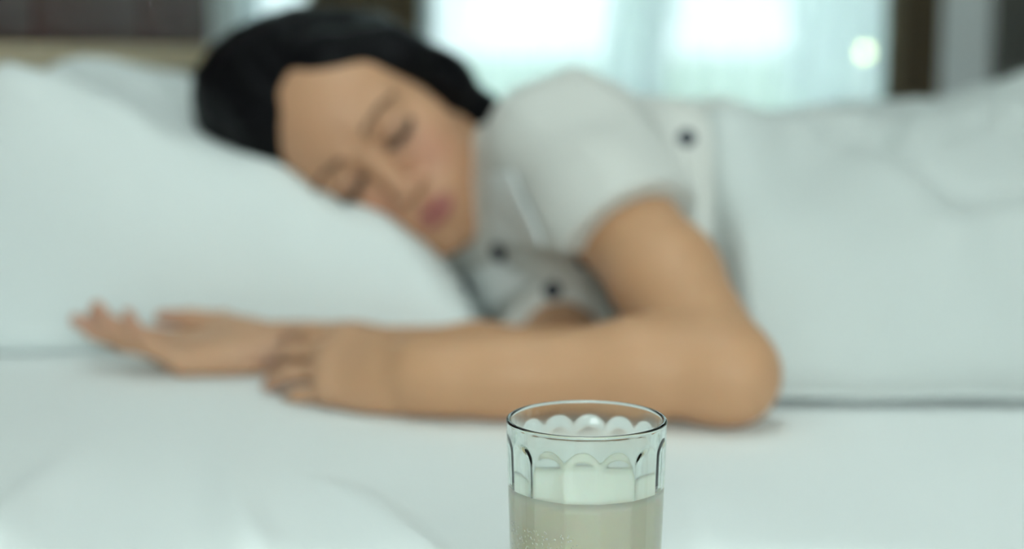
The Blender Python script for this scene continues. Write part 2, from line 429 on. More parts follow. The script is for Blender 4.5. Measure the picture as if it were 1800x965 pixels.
# ------------------------------------------------------------------ bed
MZ = .55
BX0, BX1, BY0, BY1 = -.56, 1.47, .775, 2.95
bed = empty('bed', ((BX0+BX1)/2, (BY0+BY1)/2, 0))
part('mattress', *box(BX0, BX1, BY0+.02, BY1-.02, .28, MZ-.012, .06), M['collar'], bed)
for (a, b, c, d) in ((BX0, BX1, BY0, BY0+.03), (BX0, BX1, BY1-.03, BY1), (BX1-.03, BX1, BY0+.03, BY1-.03)):
    part('rail', *box(a, b, c, d, .14, .30, .004), M['dark_wood'], bed, smooth=False)
part('slat_base', *box(BX0, BX1-.03, BY0+.03, BY1-.03, .25, .28), M['tan_wood'], bed, smooth=False)
for x in (BX0+.06, BX1-.06):
    for y in (BY0+.06, BY1-.06):
        part('leg', *lathe([(.022, 0), (.028, .14)], 14, (x, y, 0)), M['dark_wood'], bed)
hb = part('headboard', *box(XL+.005, BX0-.03, BY0-.02, 3.00, .10, 1.30, .012), M['dark_wood'], bed, smooth=False)
n = 4; w = (3.00-BY0+.02-.06)/n
for k in range(n):
    y0 = BY0+.01+k*w
    part('upholstered_panel', *box(BX0-.04, BX0-.012, y0+.004, y0+w-.004, .832, 1.285, .010), M['maroon'], hb)
part('wooden_rail', *box(BX0-.05, BX0-.004, BY0-.01, 2.99, .790, .830, .006), M['tan_wood'], hb, smooth=False)
tag(bed, 'wide bed with a dark maroon padded headboard and tan wooden rail', 'bed')

# ------------------------------------------------------------------ signed-distance sculpting
class Field:
    """distance field sampled on a rectilinear grid; smooth unions are evaluated only near each primitive"""
    def __init__(s, xs, ys, zs, fill=.08):
        s.ax = [np.asarray(a, np.float32) for a in (xs, ys, zs)]
        s.A = np.full([len(a) for a in s.ax], fill, np.float32); s.fill = fill
    def region(s, lo, hi):
        sl = []
        for a, l, h in zip(s.ax, lo, hi):
            i0 = int(np.searchsorted(a, l)); i1 = int(np.searchsorted(a, h))
            sl.append(slice(max(0, i0-1), min(len(a), i1+1)))
        return tuple(sl)
    def pts(s, sl):
        return (s.ax[0][sl[0]][:, None, None], s.ax[1][sl[1]][None, :, None], s.ax[2][sl[2]][None, None, :])
    def put(s, fn, lo, hi, k=.01, op='add'):
        mg = k + .03
        sl = s.region(np.asarray(lo)-mg, np.asarray(hi)+mg)
        if min(q.stop-q.start for q in sl) <= 0: return
        d = fn(*s.pts(sl)).astype(np.float32); a = s.A[sl]
        if op == 'add':
            h = np.maximum(k-np.abs(a-d), 0)/max(k, 1e-6); s.A[sl] = np.minimum(a, d) - h*h*k*.25
        else:
            d = -d; h = np.maximum(k-np.abs(a-d), 0)/max(k, 1e-6); s.A[sl] = np.maximum(a, d) + h*h*k*.25
    def cap(s, a, b, ra, rb, k=.01, op='add'):
        a = np.asarray(a, float); b = np.asarray(b, float); ab = b-a; L2 = float(ab@ab)+1e-12; R = max(ra, rb)
        def fn(x, y, z):
            px, py, pz = x-a[0], y-a[1], z-a[2]
            t = np.clip((px*ab[0]+py*ab[1]+pz*ab[2])/L2, 0, 1)
            return np.sqrt((px-t*ab[0])**2+(py-t*ab[1])**2+(pz-t*ab[2])**2) - (ra+(rb-ra)*t)
        s.put(fn, np.minimum(a, b)-R, np.maximum(a, b)+R, k, op)
    def chain(s, pts, rads, k=.01):
        for i in range(len(pts)-1): s.cap(pts[i], pts[i+1], rads[i], rads[i+1], k)
    def ell(s, c, r, R=None, k=.01, op='add'):
        c = np.asarray(c, float); r = np.asarray(r, float); R = np.eye(3) if R is None else np.asarray(R)   # rows = local axes
        def fn(x, y, z):
            p = (x-c[0], y-c[1], z-c[2])
            q = [R[i, 0]*p[0]+R[i, 1]*p[1]+R[i, 2]*p[2] for i in range(3)]
            k0 = np.sqrt((q[0]/r[0])**2+(q[1]/r[1])**2+(q[2]/r[2])**2)
            k1 = np.sqrt((q[0]/r[0]**2)**2+(q[1]/r[1]**2)**2+(q[2]/r[2]**2)**2)+1e-9
            return k0*(k0-1)/k1
        e = np.sqrt(((R.T*r)**2).sum(1))
        s.put(fn, c-e, c+e, k, op)

def surface_nets(A, ax):
    ins = A < 0
    n = [d-1 for d in A.shape]
    cnt = np.zeros(n, np.uint8)
    for a in (0, 1):
        for b in (0, 1):
            for c in (0, 1): cnt += ins[a:a+n[0], b:b+n[1], c:c+n[2]]
    idx = np.argwhere((cnt > 0) & (cnt < 8)); del cnt
    I, J, K = idx.T
    acc = np.zeros((len(idx), 3)); num = np.zeros(len(idx))
    cv = {(a, b, c): A[I+a, J+b, K+c] for a in (0, 1) for b in (0, 1) for c in (0, 1)}
    for d in range(3):
        o = [q for q in range(3) if q != d]
        for p in (0, 1):
            for q in (0, 1):
                c0 = [0, 0, 0]; c0[o[0]] = p; c0[o[1]] = q; c1 = list(c0); c1[d] = 1
                v0, v1 = cv[tuple(c0)], cv[tuple(c1)]
                m = (v0 < 0) != (v1 < 0)
                t = np.where(m, v0/np.where(m, v0-v1, 1), 0)
                acc[m] += np.array(c0); acc[m, d] += t[m]; num += m
    f = acc/num[:, None]
    V = np.stack([ax[d][idx[:, d]] + f[:, d]*(ax[d][idx[:, d]+1]-ax[d][idx[:, d]]) for d in range(3)], 1)
    mp = np.full(n, -1, np.int32); mp[I, J, K] = np.arange(len(idx))
    F = []
    for d in range(3):
        o = [(d+1) % 3, (d+2) % 3]
        s0 = [slice(None)]*3; s1 = [slice(None)]*3; s0[d] = slice(0, -1); s1[d] = slice(1, None)
        a = ins[tuple(s0)]; b = ins[tuple(s1)]
        e = np.argwhere(a != b)
        e = e[(e[:, o[0]] > 0) & (e[:, o[1]] > 0) & (e[:, o[0]] < n[o[0]]) & (e[:, o[1]] < n[o[1]])]
        q = []
        for (p, r) in ((1, 1), (0, 1), (0, 0), (1, 0)):
            g = e.copy(); g[:, o[0]] -= p; g[:, o[1]] -= r; q.append(mp[g[:, 0], g[:, 1], g[:, 2]])
        q = np.stack(q, 1); inside = a[e[:, 0], e[:, 1], e[:, 2]]
        q[~inside] = q[~inside][:, ::-1]
        F.append(q)
    F = np.concatenate(F); F = F[(F >= 0).all(1)]
    return V, F

def relax(V, F, it=2, lam=.5):
    E = np.concatenate([F[:, [0, 1]], F[:, [1, 2]], F[:, [2, 3]], F[:, [3, 0]]])
    for _ in range(it):
        S = np.zeros_like(V); C = np.zeros(len(V))
        for a, b in ((0, 1), (1, 0)):
            for c in range(3): S[:, c] += np.bincount(E[:, a], V[E[:, b], c], len(V))
            C += np.bincount(E[:, a], minlength=len(V))
        V = V + lam*(S/np.maximum(C, 1)[:, None] - V)
    return V

# ------------------------------------------------------------------ the sleeper
# head frame: X = her left, Y = face forward, Z = crown
EYE = PX(652, 280, 1.405)
up_img = np.array([-.77, 0, .64])
HU = nrm(up_img + np.array([0, -.20, 0]))
HF = np.array([0.02, -1, -.10]); HF = nrm(HF - HU*(HF@HU)); HL = np.cross(HU, HF)
HS = 1.075
HR = np.stack([HL, HF, HU])                      # rows: local axes
HC = EYE - HS*(HR.T @ np.array([0, .090, 0]))
def H(p): return HC + HS*(HR.T @ np.asarray(p, float))
def to_head(P): return ((P-HC) @ HR.T)/HS

ELB = PX(1278, 657, 1.100); LSH = PX(996, 262, 1.365)
RSH = np.array([.040, 1.565, .605])
LWR = PX(742, 661, 1.132)
RWR = PX(486, 619, 1.295); REL = np.array([.045, 1.300, .556])
sv = nrm(LSH-RSH); ax_x = np.array([1.0, 0, 0]); sv2 = nrm(sv - ax_x*(sv@ax_x)); fw = -np.cross(sv2, ax_x)
TR = np.stack([ax_x, sv2, fw])                   # torso axes: along spine, lateral (to her left), chest forward
print('upper arm', np.linalg.norm(ELB-LSH), 'forearm', np.linalg.norm(ELB-LWR), 'R', np.linalg.norm(REL-RWR), np.linalg.norm(REL-RSH), 'sh', np.linalg.norm(LSH-RSH), 'fw', fw, 'HC', HC)

gx = np.concatenate([np.arange(-.38, .30, .0021), np.arange(.30, 1.36, .006)])
gy = np.arange(1.06, 1.80, .0021); gz = np.arange(.543, .862, .0021)
B = Field(gx, gy, gz)

def torso(F_, off=0.0, k=.05):
    F_.ell((.165, 1.48, .652), np.array([.165, .138, .098])+off, TR, k)
    F_.ell((.075, 1.475, .672), np.array([.09, .125, .075])+off, TR, k)
    F_.ell((.37, 1.50, .625), np.array([.16, .108, .085])+off, TR, k)
    F_.ell((.56, 1.52, .650), np.array([.15, .138, .105])+off, TR, k)
    c = np.array([.19, 1.47, .668]) + fw*.066
    for q in (-.065, .065): F_.ell(c+sv2*q, np.array([.058, .055, .050])+off, TR, .03)
torso(B)
# legs, knees drawn up a little under the cover
B.chain([(.60, 1.46, .675), (.93, 1.40, .66), (1.27, 1.58, .62)], [.085, .060, .036], .04)
B.chain([(.60, 1.56, .64), (.96, 1.50, .605), (1.29, 1.66, .585)], [.085, .058, .034], .04)
B.chain([(1.27, 1.58, .62), (1.32, 1.50, .60)], [.036, .024], .03); B.chain([(1.29, 1.66, .585), (1.34, 1.57, .575)], [.034, .022], .03)
# neck
B.chain([H((0, -.030, -.035)), H((0, -.035, -.085)), (.055, 1.50, .685)], [.052, .050, .062], .035)
# trapezius to both shoulders
B.chain([(.035, 1.49, .685), LSH+np.array([.01, .015, -.012])], [.055, .050], .05)
B.chain([(.035, 1.50, .675), RSH], [.055, .050], .05)

# head
def h_ell(c, r, k=.012, op='add', F_=None):
    (F_ or B).ell(H(c), HS*np.asarray(r), HR, HS*k, op)
def h_cap(a, b, ra, rb, k=.006, op='add', F_=None):
    (F_ or B).cap(H(a), H(b), HS*ra, HS*rb, HS*k, op)
HB = Field(gx, gy, gz); _B = B; 
sl_head = HB.region(HC-.20, HC+.20)
hx, hy, hz = (HB.ax[i][sl_head[i]] for i in range(3))
B = Field(hx, hy, hz); del HB
h_ell((0, -.014, .030), (.0735, .092, .080))
h_ell((0, .026, .032), (.061, .062, .058), .03)
h_ell((0, .030, -.030), (.060, .052, .062), .03)
h_ell((0, .026, -.070), (.049, .050, .038), .03)
for s in (-1, 1):
    h_ell((s*.040, .052, -.026), (.026, .026, .024), .025)         # cheekbone
    h_cap((s*.050, .004, -.058), (s*.022, .060, -.098), .016, .016, .025)   # jaw line
    h_ell((s*.028, .056, -.060), (.022, .022, .024), .025)         # cheek
h_ell((0, .066, -.100), (.021, .017, .017), .022)                  # chin
h_ell((0, .078, -.068), (.026, .014, .020), .018)                  # muzzle
for s in (-1, 1):
    h_ell((s*.032, .098, .001), (.017, .013, .0115), .018, 'sub')  # orbit
for s in (-1, 1):
    h_cap((s*.014, .086, .019), (s*.046, .073, .020), .0075, .0065, .014)   # brow ridge
    h_ell((s*.0315, .0755, .0005), (.0155, .0135, .0125), .004)    # closed eye under its lids
h_cap((0, .083, .014), (0, .1015, -.034), .0062, .0088, .010)      # nose bridge
h_ell((0, .1045, -.0385), (.0105, .0105, .0095), .006)             # nose tip
for s in (-1, 1): h_ell((s*.0125, .0945, -.0415), (.0082, .0095, .0078), .005)
for s in (-1, 1): h_ell((s*.0065, .1005, -.0490), (.0038, .0055, .0040), .003, 'sub')
h_cap((0, .0925, -.054), (0, .0915, -.060), .0022, .0022, .004, 'sub')      # philtrum
lipu = [(-.0225, .0825, -.0700), (-.009, .0905, -.0655), (0, .0915, -.0665), (.009, .0905, -.0655), (.0225, .0825, -.0700)]
lipl = [(-.0205, .0825, -.0715), (-.009, .0895, -.0765), (0, .0905, -.0775), (.009, .0895, -.0765), (.0205, .0825, -.0715)]
for L, r in ((lipu, (.0020, .0036, .0036, .0036, .0020)), (lipl, (.0020, .0042, .0047, .0042, .0020))):
    for i in range(4): h_cap(L[i], L[i+1], r[i], r[i+1], .004)
for x0, x1 in ((-.021, 0), (0, .021)):
    h_cap((x0, .094-abs(x0)*.35, -.0708), (x1, .094-abs(x1)*.35, -.0708), .0014, .0014, .002, 'sub')   # line between the lips
for s in (-1, 1):                                                     # lid line of each closed eye
    e = [(s*(.0315+.0145*t), .0885-.009*t*t+.0008, -.0035-.0035*(1-t*t)) for t in np.linspace(-1, 1, 7)]
    for i in range(6): h_cap(e[i], e[i+1], .0010, .0010, .0015, 'sub')
    h_ell((s*.073, -.012, -.006), (.010, .019, .030), .006)          # ear
    h_ell((s*.082, -.010, -.004), (.006, .011, .020), .006, 'sub')
HB = B; B = _B
sub = tuple(sl_head)
a = B.A[sub]; d = HB.A; k = .02
h_ = np.maximum(k-np.abs(a-d), 0)/k; B.A[sub] = np.minimum(a, d)-h_*h_*k*.25

# left (upper) arm: shoulder, upper arm, elbow, forearm
B.cap(LSH, LSH+.25*(ELB-LSH), .054, .047, .05)
mid = LSH+.62*(ELB-LSH) + np.array([.006, 0, 0])
B.chain([LSH+.25*(ELB-LSH), mid, ELB], [.047, .041, .036], .02)
f1 = ELB+.28*(LWR-ELB)+np.array([0, .004, .004]); f2 = ELB+.72*(LWR-ELB)
B.chain([ELB, f1, f2, LWR], [.035, .0350, .0295, .0245], .018)
# right (under) arm
RA = Field(gx, gy, gz[:80])
RA.chain([RSH, .5*(RSH+REL), REL], [.048, .040, .034], .02)
RA.chain([REL, REL+.3*(RWR-REL), REL+.75*(RWR-REL), RWR], [.032, .029, .0245, .0215], .02)

tips = []
def hand(F_, wr, D, Np, right, curls, spreads, tdirs, sc=1.0, wr_r=.023):
    D = nrm(D); Np = nrm(Np - D*(np.dot(Np, D))); S = np.cross(D, Np) if right else np.cross(Np, D)
    P = lambda d, s, n: wr + sc*(D*d + S*s + Np*n)
    roots = [(.088, .0265, -.002), (.092, .0090, -.004), (.088, -.0095, -.003), (.078, -.0270, 0)]
    lens = [(.041, .024, .019), (.045, .027, .020), (.041, .025, .019), (.032, .019, .017)]
    rr = [(.0092, .0082, .0075, .0062), (.0094, .0084, .0077, .0063), (.0090, .0081, .0073, .0060), (.0080, .0071, .0064, .0054)]
    for (d, s, n), r in zip(roots, rr):                       # palm: one tapering ray to each knuckle
        F_.cap(P(.0, s*.38, 0), P(d, s, n), sc*.0140, sc*(r[0]+.0012), .014)
        F_.ell(P(d-.002, s, n-.003), sc*np.array([.011, .0095, .0095]), np.stack([D, S, Np]), .006)
    F_.cap(P(-.022, 0, 0), P(.035, 0, 0), sc*.0235, sc*.016, .02)
    F_.ell(P(.048, -.002, .001), sc*np.array([.045, .034, .0125]), np.stack([D, S, Np]), .014)
    F_.ell(P(.036, .022, .009), sc*np.array([.030, .015, .014]), np.stack([nrm(D*.9+S*.4), nrm(S*.9-D*.4), Np]), .012)   # thenar pad
    F_.ell(P(.036, -.022, .006), sc*np.array([.030, .012, .012]), np.stack([D, S, Np]), .012)
    for f in range(4):
        d, s, n = roots[f]; p = P(d, s, n); ang = 0; sp = math.radians(spreads[f])
        base = nrm(D*math.cos(sp)+S*math.sin(sp))
        for j in range(3):
            ang += math.radians(curls[f][j])
            q = p + sc*lens[f][j]*(base*math.cos(ang)+Np*math.sin(ang))
            F_.cap(p, q, sc*rr[f][j], sc*rr[f][j+1], .0035 if j else .005)
            p = q
        tips.append(p)
    p = P(.016, .024, .006)
    for j, (l, r0, r1) in enumerate(((.044, .0125, .0108), (.032, .0105, .0090), (.025, .0090, .0068))):
        a_, b_, c_ = tdirs[j]; q = p + sc*l*nrm(D*a_+S*b_+Np*c_)
        F_.cap(p, q, sc*r0, sc*r1, .008 if j == 0 else .004); p = q
    tips.append(p)
hand(RA, RWR, (-1, -.02, .02), (0, -.22, 1), True,
     [(8, 12, 8), (8, 14, 12), (20, 26, 14), (30, 26, 14)], [3, 1, -1, -5],
     [(.86, .50, .05), (.97, .10, .06), (1, .0, .05)], .96)
sl = tuple([slice(None), slice(None), slice(0, 80)])
Bv = B.A[sl]
kk = np.where(gx > .02, .03, .0001)[:, None, None].astype(np.float32)   # blends with the trunk, only touches the other hand
h_ = np.maximum(kk-np.abs(Bv-RA.A), 0)/kk; RAmin = np.minimum(Bv, RA.A)-h_*h_*kk*.25
B.A[sl] = RAmin
LH = Field(gx[:215], gy[:160], gz[:80])
LD = nrm(PX(570, 640, 1.180)-LWR)
LH.cap(LWR+.05*nrm(ELB-LWR), LWR, .0262, .0245, .01)
hand(LH, LWR, LD, (0, .62, -.62), False,
     [(4, 14, 10), (6, 18, 10), (8, 20, 12), (8, 22, 12)], [6, 2, -4, -8],
     [(.85, .35, .35), (1, -.05, .3), (1, -.1, .25)], .95)
sl = (slice(0, 215), slice(0, 160), slice(0, 80)); Bv = B.A[sl]
blend = np.clip(.0004+.016*smooth01((gx[:215]-LWR[0]+.045)/.05), .0004, .016)[:, None, None].astype(np.float32)
h_ = np.maximum(blend-np.abs(Bv-LH.A), 0)/blend; B.A[sl] = np.minimum(Bv, LH.A)-h_*h_*blend*.25
del RA, LH
# flattened where it presses on the mattress
BODY = np.maximum(B.A, (MZ+.002 - gz)[None, None, :].astype(np.float32))

V, F = surface_nets(BODY, B.ax); V = relax(V, F, 2)
P = to_head(V)
base = np.array([.575, .318, .175]); colr = np.tile(base, (len(V), 1))
def mixc(w, c):
    global colr
    w = np.clip(w, 0, 1)[:, None]; colr = colr*(1-w)+np.array(c)*w
def seg_d(Q, a, b):
    a = np.array(a); b = np.array(b); t = np.clip(((Q-a)@(b-a))/((b-a)@(b-a)), 0, 1); return np.linalg.norm(Q-a-t[:, None]*(b-a), axis=1)
nearh = np.linalg.norm(P, axis=1) < .16
fcol = np.exp(-((np.abs(P[:, 0])-.036)/.020)**2-((P[:, 2]+.035)/.022)**2)*(P[:, 1] > .03)*nearh
mixc(nearh*(P[:, 1] > -.02)*.45, (.61, .33, .205))
mixc(fcol*.60, (.62, .285, .20))
mixc(np.exp(-(np.linalg.norm((P-np.array([0, .1, -.04]))/np.array([.016, .02, .014]), axis=1))**2)*.4, (.52, .26, .17))
lip = np.full(len(V), 1.0)
for L, r in ((lipu, .0051), (lipl, .0058)):
    for i in range(4): lip = np.minimum(lip, seg_d(P, L[i], L[i+1])-r)
mixc(smooth01((.0012-lip)/.0022), (.35, .095, .105))
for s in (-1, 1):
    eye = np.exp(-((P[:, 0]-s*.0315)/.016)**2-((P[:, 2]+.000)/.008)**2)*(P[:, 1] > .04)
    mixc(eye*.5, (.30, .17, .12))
for t in tips:
    mixc(np.exp(-(np.linalg.norm(V-t, axis=1)/.022)**2)*.55, (.52, .24, .19))
hands = smooth01((LWR[0]+.01-V[:, 0])/.12)*(V[:, 2] < .66)*(V[:, 1] < 1.40)
mixc(hands*.35, (.53, .33, .23))

person = empty('person', (.3, 1.45, MZ))
tag(person, 'sleeping person in an off-white shirt lying on their side with clasped hands', 'person')
part('body', V, F, M['skin'], person, col=colr)

# ------------------------------------------------------------------ hair
hz_ = np.arange(.56, .90, .0026)
hxg = np.arange(HC[0]-.26, HC[0]+.30, .0026); hyg = np.arange(HC[1]-.15, HC[1]+.25, .0026)
HA = Field(hxg, hyg, hz_)
def he(c, r, k=.03, op='add'): HA.ell(H(c), HS*np.asarray(r), HR, HS*k, op)
he((-.006, -.022, .034), (.080, .100, .090))
he((-.042, -.050, .088), (.068, .074, .066), .05)                 # loose crown mass
he((.004, -.056, .020), (.078, .080, .080), .05)
# lock swept from the forehead over the temple and ear down to the nape
HA.chain([H((.042, .040, .074)), H((.072, .018, .030)), H((.081, -.012, -.025)), H((.073, -.036, -.075)), H((.058, -.050, -.112))], [.019, .020, .019, .017, .008], .03)
HA.chain([H((.026, -.080, .020)), H((.042, -.075, -.050)), H((.046, -.068, -.105))], [.043, .034, .014], .04)
HA.chain([H((-.045, .035, .080)), H((-.076, .012, .035)), H((-.082, -.02, -.02))], [.020, .020, .018], .03)
# carve the face opening along the hairline
he((.000, .100, -.040), (.0715, .105, .1165), .008, 'sub')
he((.000, .085, -.095), (.068, .085, .090), .008, 'sub')
X, Y, Z = (HA.ax[0][:, None, None], HA.ax[1][None, :, None], HA.ax[2][None, None, :])
q = [HR[i, 0]*(X-HC[0])+HR[i, 1]*(Y-HC[1])+HR[i, 2]*(Z-HC[2]) for i in range(3)]
strand = noise3(q[0]*90, q[1]*14+q[2]*10, q[2]*24)*.0022 + noise3(q[0]*30+7, q[1]*7, q[2]*9)*.003
HAIR = HA.A + strand.astype(np.float32)
V, F = surface_nets(HAIR, HA.ax); V = relax(V, F, 2)
hair = part('hair', V, F, M['hair'], person)
for nd_ in M['hair'].node_tree.nodes:
    if nd_.type == 'MAPPING': nd_.inputs['Rotation'].default_value = Matrix(HR.tolist()).to_euler()
hair['label'] = 'straight black hair swept back from the forehead'

# brows and lashes: short fine hairs
def hairs(name, base_pts, dirs, L, r, parent):
    vf = []
    for p, d in zip(base_pts, dirs):
        p = np.array(p); d = nrm(d)
        vf.append(tube([H(p), H(p+d*L*.55), H(p+d*L+np.array([0, 0, -.0008]))], [r, r*.8, r*.25], 4))
    return part(name, *join(*vf), M['brow'], parent)
def skin_y(x, z):
    """forward-most face surface (head frame) above (x, z), read from the sculpted head field"""
    ys = np.arange(.120, .03, -.0005)
    pts = np.array([H((x, y, z)) for y in ys])
    ix = [np.clip(np.searchsorted(HB.ax[i], pts[:, i]), 0, len(HB.ax[i])-1) for i in range(3)]
    v = HB.A[ix[0], ix[1], ix[2]]
    w = np.where(v < .0006)[0]
    return ys[w[0]] if len(w) else .07
for s in (-1, 1):
    pts, drs = [], []
    for t in np.linspace(0, 1, 42):
        for r in range(3):
            x = s*(.0135+.036*t + np.random.uniform(-.0006, .0006)); z = .0195+.0060*math.sin(t*2.2)-.004*t + (r-1)*.0016*(1-.6*t)
            pts.append((x, skin_y(x, z), z)); drs.append((s*(.8+.3*t), .25, .55-.9*t))
    hairs('eyebrow', pts, drs, .0062, .00038, person)
    pts, drs = [], []
    for t in np.linspace(-1, 1, 44):
      for r in range(2):
        x = s*(.0315+.0145*t+np.random.uniform(-.0003, .0003)); z = -.0035-.0035*(1-t*t)+r*.0007
        pts.append((x, skin_y(x, z)-.0004, z)); drs.append((s*t*.5+np.random.uniform(-.1, .1), .8-.25*r, -.65-.2*r))
    hairs('eyelashes', pts, drs, .0065, .00055, person)

# ------------------------------------------------------------------ shirt
sx = np.arange(-.07, .52, .003); sy = np.arange(1.11, 1.80, .003); sz = np.arange(.543, .875, .003)
S = Field(sx, sy, sz)
torso(S, .008)
S.chain([(.030, 1.495, .685), LSH+np.array([.01, .015, -.010])], [.058, .052], .05)
S.chain([(.035, 1.50, .675), RSH], [.060, .058], .05)
ud = nrm(ELB-LSH); hem = LSH + ud*.138
S.cap(LSH, LSH+ud*.10, .059, .057, .045); S.cap(LSH+ud*.10, LSH+ud*.22, .0585, .0570, .02)
S.cap(RSH, RSH+.93*(REL-RSH), .057, .047, .03)
S.chain([(.060, 1.49, .675), H((0, -.030, -.108))], [.074, .064], .03)   # collar stand
X, Y, Z = (S.ax[0][:, None, None], S.ax[1][None, :, None], S.ax[2][None, None, :])
A_ = S.A
# folds: pulled from the shoulder towards the armpit and across the chest
u_ = (X*.30-Z*.95); v_ = (X*.95+Z*.30)
fold = .0085*noise3(v_*24+Y*10, u_*5+3, Y*6)+.0040*noise3(v_*52+Y*18, u_*9, Y*13)
A_ = A_ - .005 - fold*(1-.95*np.exp(-(((X-hem[0])**2+(Y-hem[1])**2+(Z-hem[2])**2)/.085**2)))
# cut: sleeve hem, under-sleeve, neck opening
hn = nrm(ud + np.array([.10, .25, -.20]))
dh = (X-hem[0])*hn[0]+(Y-hem[1])*hn[1]+(Z-hem[2])*hn[2]
arm_zone = (np.sqrt((X-hem[0])**2+(Y-hem[1])**2+(Z-hem[2])**2) < .115)
ax_d = np.sqrt(np.maximum(0, (X-LSH[0])**2+(Y-LSH[1])**2+(Z-LSH[2])**2 - ((X-LSH[0])*ud[0]+(Y-LSH[1])*ud[1]+(Z-LSH[2])*ud[2])**2))
in_arm = (ax_d < .090) & (Y < 1.385)
A_ = np.where(in_arm, np.maximum(A_, dh), A_)
rn = nrm(REL-RSH); rh = RSH + rn*.215
dr = (X-rh[0])*rn[0]+(Y-rh[1])*rn[1]+(Z-rh[2])*rn[2]
A_ = np.where(Z < .66, np.maximum(A_, np.where((Y < 1.45) & (X < .10), dr, -1)), A_)
# neck opening: tube of the neck, open towards the chin
c0 = np.array([.050, 1.50, .685]); c1 = H((0, -.038, -.108)); nd = nrm(c1-c0)
dn = (X-c1[0])*nd[0]+(Y-c1[1])*nd[1]+(Z-c1[2])*nd[2]
A_ = np.maximum(A_, dn-.004)
A_ = np.maximum(A_, (MZ+.002-Z))
# keep the shirt outside the skin
SH = A_.astype(np.float32)
V, F = surface_nets(SH, S.ax); V = relax(V, F, 3)
shirt = part('shirt', V, F, M['shirt'], person)
shirt['label'] = 'off-white cotton shirt with short sleeves'
from mathutils.bvhtree import BVHTree
sh_bvh = BVHTree.FromPolygons(V.tolist(), F.tolist())
def cast(px, py):
    o = Vector((0, 0, CAMZ)); p = Vector(PX(px, py, 1.0)); d = (p-o).normalized()
    r = sh_bvh.ray_cast(o, d)
    return (np.array(r[0]), np.array(r[1])) if r[0] is not None else (None, None)
# turned-down collar: two flaps lying on the shirt either side of the throat
for q4 in ([(866, 300), (908, 296), (968, 432), (872, 424)], [(822, 478), (880, 452), (945, 500), (866, 548)]):
    nu_, nv_ = 22, 22; G = np.zeros((nu_, nv_, 3)); Nn = np.zeros((nu_, nv_, 3)); lastp = (cast(q4[2][0], q4[2][1]))
    for i in range(nu_):
        for j in range(nv_):
            u, v = i/(nu_-1), j/(nv_-1)
            p2 = (1-v)*((1-u)*np.array(q4[0])+u*np.array(q4[1]))+v*((1-u)*np.array(q4[3])+u*np.array(q4[2]))
            c_, n_ = cast(*p2)
            if c_ is None: c_, n_ = lastp
            lastp = (c_, n_); G[i, j] = c_; Nn[i, j] = n_
    for c in range(3): G[..., c] = blur2(G[..., c], 1.6, 1.6); Nn[..., c] = blur2(Nn[..., c], 2.5, 2.5)
    Nn /= np.linalg.norm(Nn, axis=2)[..., None]+1e-9
    G = G + Nn*.0065
    if np.cross(G[1, 0]-G[0, 0], G[0, 1]-G[0, 0]) @ Nn[0, 0] < 0: G = G[:, ::-1]
    col_o = part('collar', *sheet_solid(G, .0025), M['collar'], shirt); col_o['label'] = 'white turned-down collar flap'
def disc(c, nv, r, h, m, name, parent, dome=.4):
    nv = nrm(nv); a = nrm(np.cross(nv, [0, 0, 1.0])); b = np.cross(nv, a)
    prof = [(r*.98, -.001), (r, h*.5), (r*.85, h), (r*.55, h*dome), (r*.0+.0002, h*dome)]
    V = []; n = 20
    for rr_, hh in prof:
        for k in range(n):
            t = 2*math.pi*k/n; V.append(c + a*rr_*math.cos(t)+b*rr_*math.sin(t)+nv*hh)
    F = [(i*n+k, i*n+(k+1) % n, (i+1)*n+(k+1) % n, (i+1)*n+k) for i in range(4) for k in range(n)] + [tuple(range(n))[::-1]]
    return part(name, np.array(V), F, m, parent)
for (px, py, r) in ((1207, 243, .0085), (971, 510, .0085), (884, 440, .0095), (830, 496, .0085), (1030, 455, .0085)):
    c, nv = cast(px, py)
    if c is not None:
        if px in (884, 830): c = c+nv*.006          # sewn on a collar flap
        b_ = disc(c, nv, r, .0028, M['navy'], 'button', shirt)
        b_['label'] = 'small round navy button'

# ------------------------------------------------------------------ bedding
def colmax(A, ax, thr=0):
    """highest and lowest inside z of each column"""
    ins = A < thr; any_ = ins.any(2); n = A.shape[2]
    top = np.where(any_, ax[2][n-1-np.argmax(ins[:, :, ::-1], 2)], -1); low = np.where(any_, ax[2][np.argmax(ins, 2)], 9)
    return top, low
def resample(Mp, ax, xs, ys, out):
    ix = np.searchsorted(ax[0], xs); iy = np.searchsorted(ax[1], ys)
    okx = (ix > 0) & (ix < len(ax[0])); oky = (iy > 0) & (iy < len(ax[1]))
    R = Mp[np.clip(ix, 0, len(ax[0])-1)][:, np.clip(iy, 0, len(ax[1])-1)].copy()
    R[~(okx[:, None] & oky[None])] = out; return R

# fitted sheet over the mattress
nx = 420
xs = np.linspace(BX0-.012, BX1+.012, nx)
rad = .06
prof = [(BY0-.012, z) for z in np.linspace(.30, MZ-rad, 16)] + \
       [(BY0-.012+rad*(1-math.cos(t)), MZ-rad+rad*math.sin(t)) for t in np.linspace(0, math.pi/2, 18)[1:]] + \
       [(y, MZ) for y in np.linspace(BY0-.012+rad, BY1+.012-rad, 260)[1:-1]] + \
       [(BY1+.012-rad*(1-math.cos(t)), MZ-rad+rad*math.sin(t)) for t in np.linspace(math.pi/2, 0, 12)] + \
       [(BY1+.012, z) for z in np.linspace(MZ-rad, .30, 8)[1:]]
prof = np.array(prof); arc = np.concatenate([[0], np.cumsum(np.linalg.norm(np.diff(prof, axis=0), axis=1))])
X = xs[:, None]+0*prof[None, :, 0]; Y = prof[None, :, 0]+0*X; Z = prof[None, :, 1]+0*X; Sg = arc[None]+0*X
front = smooth01((1.10-Y)/.30)
